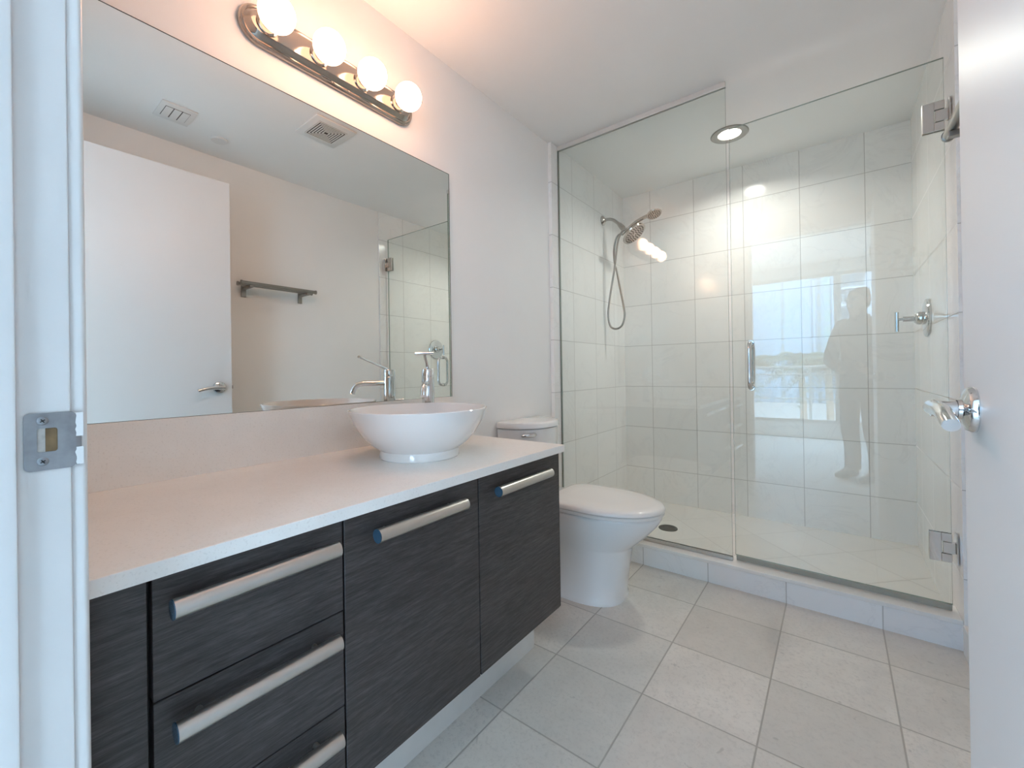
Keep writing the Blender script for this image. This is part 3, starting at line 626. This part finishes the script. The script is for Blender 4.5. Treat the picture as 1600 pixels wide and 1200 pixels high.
tag(link('wall_bedroom_window', bm, PAINT), 'wall with the wide window, seen mirrored in the glass', 'wall', 'structure')
twd = thing('window_1', 'wide window mirrored in the shower door glass', 'window', (1.0, BY - 0.06, wz0), 'structure')
ALU = plain('grey_window_frame', (0.55, 0.56, 0.56), 0.4, 0.3)
bm = NB(); f = 0.045
box(bm, wx0, wx1, BY - 0.09, BY - 0.03, wz0, wz0 + f); box(bm, wx0, wx1, BY - 0.09, BY - 0.03, wz1 - f, wz1); box(bm, wx0, wx0 + f, BY - 0.09, BY - 0.03, wz0 + f, wz1 - f); box(bm, wx1 - f, wx1, BY - 0.09, BY - 0.03, wz0 + f, wz1 - f)
link('window_frame', bm, ALU, twd)
mull = [0.0, 1.17, 2.15]
for mx in mull:
    bm = NB(); box(bm, mx - 0.04, mx + 0.04, BY - 0.085, BY - 0.035, wz0 + f, wz1 - f); link('mullion', bm, ALU, twd)
ed = [wx0 + f] + [q for m_ in mull for q in (m_ - 0.04, m_ + 0.04)] + [wx1 - f]
for a, b in zip(ed[::2], ed[1::2]):
    bm = NB(); box(bm, a, b, BY - 0.063, BY - 0.057, wz0 + f, wz1 - f); link('pane', bm, PANE, twd)
# balcony and railing
CONC = plain('pale_concrete', (0.60, 0.60, 0.58), 0.8, var=0.05)
struct('balcony_slab', [(BX0 - 0.5, BX1 + 0.5, BY - 1.55, BY - 0.121, -0.25, -0.06)], CONC, 'balcony slab outside the window', 'balcony')
trl = thing('balcony_railing', 'grey balcony railing outside the mirrored window', 'railing', (0.8, BY - 1.45, -0.06))
RAIL = plain('grey_rail', (0.42, 0.43, 0.42), 0.5, 0.3)
for zc in (1.00, 0.87, 0.45):
    bm = NB(); tube(bm, [(BX0 - 0.4, BY - 1.45, zc), (BX1 + 0.4, BY - 1.45, zc)], 0.022 if zc == 1.00 else 0.014, 10); link('rail', bm, RAIL, trl, True)
for k in range(5):
    xx = BX0 - 0.2 + k * (BX1 - BX0 + 0.4) / 4; bm = NB(); box(bm, xx - 0.02, xx + 0.02, BY - 1.47, BY - 1.43, -0.06, 1.0); link('post', bm, RAIL, trl)

# ---- towers and palms outside
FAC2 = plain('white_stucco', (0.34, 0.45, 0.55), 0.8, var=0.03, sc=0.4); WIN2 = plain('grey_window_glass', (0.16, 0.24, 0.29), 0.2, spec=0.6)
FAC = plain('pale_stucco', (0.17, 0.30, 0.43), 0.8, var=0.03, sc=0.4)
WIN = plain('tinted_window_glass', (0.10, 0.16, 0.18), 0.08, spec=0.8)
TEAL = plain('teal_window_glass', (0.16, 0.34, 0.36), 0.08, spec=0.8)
BYF = -75.0
tb = thing('apartment_tower', 'plain white tower with narrow window columns, mirrored in the glass', 'building', (-14, BYF - 8, -20))
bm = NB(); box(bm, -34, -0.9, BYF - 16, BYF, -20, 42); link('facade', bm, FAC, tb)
for (xa, xb, m, h0) in ((-7.95, -7.55, WIN, 0.2), (-3.25, -2.85, WIN, 0.2), (-2.40, -1.66, TEAL, 0.9)):
    bm = NB()
    for k in range(18):
        z0 = -12.1 + k * 2.48; box(bm, xa, xb, BYF - 0.2, BYF + 0.04, z0, z0 + 1.95)
    link('window_column', bm, m, tb)
bm = NB(); box(bm, -1.5, -1.15, BYF, BYF + 0.5, -20, 42); box(bm, -3.8, -3.5, BYF, BYF + 0.5, -20, 42); link('pilaster', bm, FAC, tb)
tb2 = thing('apartment_block', 'white tower with stacked curved balconies, mirrored in the glass', 'building', (6, BYF - 8, -20))
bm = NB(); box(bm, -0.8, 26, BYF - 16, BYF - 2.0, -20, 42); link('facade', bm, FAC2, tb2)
for k in range(18):
    z0 = -12.1 + k * 2.48
    bm = NB(); o_ = [(-0.7, BYF - 2.1), (2.6, BYF - 2.1)] + [(2.6 - 0.0 + 0.0, BYF - 0.6)] + [(2.2 + 0.4 * math.cos(a), BYF - 0.5 + 0.5 * math.sin(a)) for a in (0.2, 0.6, 1.0, 1.4)] + [(-0.7, BYF)]
    prism(bm, o_, 'z', z0 - 0.28, z0); link('balcony', bm, FAC2, tb2)
    bm = NB(); box(bm, -0.6, 0.7, BYF - 2.15, BYF - 1.96, z0, z0 + 2.0); box(bm, 0.95, 2.3, BYF - 2.15, BYF - 1.96, z0, z0 + 2.0); link('window', bm, WIN2, tb2)
    bm = NB(); box(bm, 3.7, 26, BYF - 2.0, BYF - 0.9, z0 - 0.28, z0); link('balcony', bm, FAC2, tb2)
    bm = NB(); box(bm, 3.9, 25, BYF - 2.15, BYF - 1.96, z0 + 0.05, z0 + 2.0); link('window', bm, WIN2, tb2)
struct('ground', [(-120, 120, -200, BY - 3.0, -21, -20)], plain('pale_ground', (0.45, 0.45, 0.42), 0.9), 'pale ground far below the window', 'ground')
struct('terrace_roof', [(-60, 60, -70, -12, -20, -4.2)], plain('pale_terrace', (0.34, 0.37, 0.38), 0.9), 'pale low terrace the palms stand on, mirrored in the glass', 'terrace')
LEAF = plain('palm_leaf', (0.035, 0.065, 0.035), 0.6, var=0.3, sc=5); TRUNK = plain('palm_trunk', (0.26, 0.22, 0.17), 0.9, var=0.2)
def palm(x, y, zt, s, seed, label):
    rnd = random.Random(seed); r_ = thing('palm_tree', label, 'palm tree', (x, y, -4.2), group='palms beyond the balcony railing')
    bm = NB(); tube(bm, spline([(x, y, -4.2), (x + 0.1 * s, y, -2), (x, y, zt)], 5), [0.16 * s] * 5 + [0.13 * s] * 5 + [0.11 * s], 10); link('trunk', bm, TRUNK, r_, True)
    bm = NB()
    for k in range(24):
        a = 2 * PI * k / 24 + rnd.uniform(-.2, .2); el = rnd.uniform(0.0, 1.4); L = s * rnd.uniform(1.5, 2.1); d = Vector((math.cos(a), math.sin(a), 0))
        pts = [Vector((x, y, zt)) + d * (L * q * math.cos(el * (1 - 0.3 * q))) + Vector((0, 0, L * (q * math.sin(el) - 0.75 * q * q))) for q in [i / 12 for i in range(13)]]
        sd = Vector((-d.y, d.x, 0))
        for i in range(1, 13):
            p = pts[i]; t_ = (pts[i] - pts[i - 1]).normalized(); ll = s * 0.55 * math.sin(PI * (0.12 + 0.8 * i / 13))
            for sg in (-1, 1):
                tip = p + sd * (sg * ll * 0.8) + t_ * ll * 0.45 + Vector((0, 0, -ll * 0.35)); w = t_ * 0.055 * s
                bm.faces.new([bm.verts.new(q) for q in (p - w, p + w, tip)])
        tube(bm, pts, [0.02 * s * (1 - 0.07 * i) for i in range(13)], 5)
    link('fronds', bm, LEAF, r_)
palm(-3.4, -22, 1.0, 1.25, 1, 'palm with drooping fronds, leftmost of those mirrored in the glass')
palm(-1.6, -30, 1.1, 1.5, 2, 'palm with raised fronds, in the middle of those mirrored in the glass')
palm(0.45, -16.5, 0.9, 0.95, 3, 'palm just left of the window bar, mirrored in the glass')
palm(4.6, -30, 0.8, 1.5, 4, 'palm half hidden by the mirrored person')

# ------------------------------------------------------------------ photographer, seen mirrored in the shower door
FDR = Vector((-0.61, 0.79, 0)); RDR = Vector((0.79, 0.61, 0)); PO = Vector((1.405, -0.30, 0))
def skin(name, nodes, edges, m, parent, root=0, sub=2):
    me = bpy.data.meshes.new(name); me.from_pydata([tuple(n[0]) for n in nodes], edges, []); me.materials.append(m)
    o = bpy.data.objects.new(name, me); COL.objects.link(o)
    md = o.modifiers.new('skin', 'SKIN'); md.use_smooth_shade = True
    if not me.skin_vertices: me.skin_vertices.new()
    for i, n in enumerate(nodes):
        r = n[1]; me.skin_vertices[0].data[i].radius = r if isinstance(r, tuple) else (r, r); me.skin_vertices[0].data[i].use_root = i == root
    s = o.modifiers.new('sub', 'SUBSURF'); s.levels = sub; s.render_levels = sub
    if parent: adopt(o, parent)
    return o
def P(r, f, z): return PO + RDR * r + FDR * f + Vector((0, 0, z))
EYEM = plain('dark_eye', (0.10, 0.075, 0.06), 0.2); SKN = plain('skin', (0.50, 0.33, 0.25), 0.5); JKT = plain('dark_jacket', (0.035, 0.038, 0.045), 0.8, var=0.15); TRS = plain('dark_trousers', (0.03, 0.032, 0.04), 0.85, var=0.15); HAIR = plain('dark_hair', (0.025, 0.018, 0.014), 0.6); SHOE = plain('dark_shoe', (0.025, 0.025, 0.028), 0.5)
tp = thing('person', 'person in dark clothes holding up a phone, mirrored in the shower door', 'person', tuple(PO))
PH = CC - FDR * 0.032
LW, RW = PH - RDR * 0.083 - FDR * 0.035 - Vector((0, 0, 0.045)), PH + RDR * 0.083 - FDR * 0.035 - Vector((0, 0, 0.045))
LS, RS = P(-0.165, 0.0, 1.345), P(0.165, 0.0, 1.345); LE, RE = P(-0.235, 0.06, 1.06), P(0.20, 0.08, 1.06)
LH, RH = P(-0.085, 0, 0.84), P(0.085, 0, 0.84); LK, RK = P(-0.10, 0.02, 0.45), P(0.095, 0.02, 0.45); LA, RA = P(-0.11, -0.02, 0.085), P(0.10, -0.02, 0.085)
body = skin('body', [(P(0, 0, 0.90), (0.115, 0.09)), (P(0, 0, 1.08), (0.105, 0.08)), (P(0, 0, 1.27), (0.118, 0.082)), (P(0, 0.01, 1.385), 0.060), (P(0, 0.025, 1.425), 0.055), (P(0, 0.05, 1.505), (0.067, 0.08)), (P(0, 0.05, 1.585), (0.074, 0.088)), (P(0, 0.04, 1.645), (0.045, 0.055)),
    (LS, 0.052), (LE, 0.040), (LW, 0.027), (RS, 0.052), (RE, 0.040), (RW, 0.027), (LH, 0.085), (LK, 0.055), (LA, 0.038), (RH, 0.085), (RK, 0.055), (RA, 0.038), (LA + FDR * 0.14 - Vector((0, 0, 0.05)), 0.032), (RA + FDR * 0.14 - Vector((0, 0, 0.05)), 0.032)],
    [(0, 1), (1, 2), (2, 3), (3, 4), (4, 5), (5, 6), (6, 7), (2, 8), (8, 9), (9, 10), (2, 11), (11, 12), (12, 13), (0, 14), (14, 15), (15, 16), (0, 17), (17, 18), (18, 19), (16, 20), (19, 21)], SKN, tp)
bm = NB(); rr = []
for z, a_, b_, fo in ((0.700, 0.172, 0.124, 0.0), (0.705, 0.176, 0.128, 0.0), (0.80, 0.172, 0.124, 0.0), (0.92, 0.162, 0.116, 0.0), (1.05, 0.150, 0.108, 0.0), (1.17, 0.158, 0.112, 0.0), (1.28, 0.176, 0.112, 0.0), (1.335, 0.180, 0.104, 0.002), (1.375, 0.140, 0.090, 0.005), (1.400, 0.090, 0.078, 0.010), (1.425, 0.068, 0.068, 0.015), (1.440, 0.064, 0.064, 0.018)):
    rr.append([P(a_ * math.copysign(abs(math.cos(2 * PI * k / 32)) ** 0.85, math.cos(2 * PI * k / 32)), fo + b_ * math.copysign(abs(math.sin(2 * PI * k / 32)) ** 0.85, math.sin(2 * PI * k / 32)), z) for k in range(32)])
loft(bm, rr); jk = link('jacket', bm, JKT, tp, True, 0)
for s_, S0, E0, W0 in ((-1, LS, LE, LW), (1, RS, RE, RW)):
    bm = NB(); e1 = W0 + (E0 - W0) * 0.14
    pts = spline([S0 - RDR * (s_ * 0.075) + Vector((0, 0, 0.012)), S0 - RDR * (s_ * 0.01), S0 + (E0 - S0) * 0.45 + RDR * (s_ * 0.008), E0, E0 + (e1 - E0) * 0.5, e1], 7)
    n_ = len(pts) - 1; rad = [0.052 + 0.020 * min(1, i / 6) - 0.032 * max(0, (i - 6) / (n_ - 6)) for i in range(n_ + 1)]
    tube(bm, pts, rad, 22); link('sleeve', bm, JKT, jk, True, 60)
for H_, K_, A_ in ((LH, LK, LA), (RH, RK, RA)):
    bm = NB(); pts = spline([H_ + Vector((0, 0, 0.08)), H_, H_ + (K_ - H_) * 0.5 + FDR * 0.01, K_, K_ + (A_ - K_) * 0.5 - FDR * 0.012, A_ + Vector((0, 0, 0.0))], 6)
    tube(bm, pts, [0.092 - 0.032 * min(1.0, i / 22) for i in range(len(pts))], 22); link('trouser_leg', bm, TRS, tp, True, 60)
for A in (LA, RA):
    b0 = Vector((A.x, A.y, 0))
    skin('shoe', [(b0 - FDR * 0.055 + Vector((0, 0, 0.048)), (0.040, 0.046)), (b0 + FDR * 0.03 + Vector((0, 0, 0.050)), (0.044, 0.048)), (b0 + FDR * 0.12 + Vector((0, 0, 0.036)), (0.048, 0.034)), (b0 + FDR * 0.19 + Vector((0, 0, 0.028)), (0.038, 0.026))], [(0, 1), (1, 2), (2, 3)], SHOE, tp)
skin('hair', [(P(0, 0.0, 1.4749), (0.066, 0.05)), (P(0, 0.005, 1.5549), (0.080, 0.07)), (P(0, 0.02, 1.6299), (0.082, 0.088)), (P(0, 0.04, 1.6699), (0.058, 0.068))], [(0, 1), (1, 2), (2, 3)], HAIR, tp)
for s in (-1, 1):
    bm = NB(); lathe(bm, [(0.0, 0.010), (0.007, 0.0075), (0.010, 0.0), (0.007, -0.0075), (0.0, -0.010)], P(s * 0.029, 0.1235, 1.5669), tuple(FDR), 14); link('eye', bm, EYEM, body, True)
skin('nose', [(P(0, 0.128, 1.5699), 0.008), (P(0, 0.146, 1.5369), 0.011), (P(0, 0.134, 1.5269), 0.013)], [(0, 1), (1, 2)], SKN, body, sub=1)
skin('mouth', [(P(-0.024, 0.122, 1.4999), 0.005), (P(0, 0.131, 1.4989), 0.008), (P(0.024, 0.122, 1.4999), 0.005)], [(0, 1), (1, 2)], plain('lips', (0.42, 0.2, 0.18), 0.5), body, sub=1)
for s in (-1, 1): skin('ear', [(P(s * 0.078, 0.03, 1.5849), (0.008, 0.016)), (P(s * 0.083, 0.028, 1.5599), (0.008, 0.018)), (P(s * 0.077, 0.034, 1.5299), (0.007, 0.010))], [(0, 1), (1, 2)], SKN, body, sub=1)
for s, Wp in ((-1, LW), (1, RW)):
    e = PH + RDR * (s * 0.079)
    palm_c = Wp + (e - Wp) * 0.45 + RDR * (s * 0.008)
    nodes = [(Wp, (0.026, 0.020)), (palm_c, (0.036, 0.016))]; edges = [(0, 1)]
    skin('hand', nodes, edges, SKN, body, sub=2)
    for k, (dz, ln) in enumerate(((0.030, 0.9), (0.012, 1.0), (-0.006, 0.95), (-0.023, 0.8))):
        b0 = palm_c + Vector((0, 0, dz * 0.9)) + RDR * (s * 0.006)
        n1 = e + RDR * (s * 0.012) + Vector((0, 0, dz)) + FDR * 0.006
        n2 = e - RDR * (s * 0.004 * ln) + Vector((0, 0, dz)) + FDR * 0.0125
        n3 = e - RDR * (s * 0.020 * ln) + Vector((0, 0, dz)) + FDR * 0.0120
        skin('finger', [(b0, 0.0085), (n1, 0.0085), (n2, 0.0078), (n3, 0.0068)], [(0, 1), (1, 2), (2, 3)], SKN, body, sub=1)
    b0 = palm_c + Vector((0, 0, -0.012)) - RDR * (s * 0.016)
    skin('thumb', [(b0, 0.0105), (e - RDR * (s * 0.012) - FDR * 0.014 + Vector((0, 0, -0.012)), 0.0100), (e - RDR * (s * 0.028) - FDR * 0.0125 + Vector((0, 0, 0.004)), 0.0085)], [(0, 1), (1, 2)], SKN, body, sub=1)
bm = NB(); box(bm, -0.074, 0.074, -0.004, 0.004, -0.036, 0.036, 0.003); ph = link('smartphone', bm, plain('phone_black', (0.02, 0.02, 0.022), 0.15), None, True)
ph.matrix_world = Matrix(((RDR.x, FDR.x, 0, PH.x), (RDR.y, FDR.y, 0, PH.y), (0, 0, 1, PH.z), (0, 0, 0, 1)))
tag(ph, 'black phone held sideways by the mirrored person', 'phone')
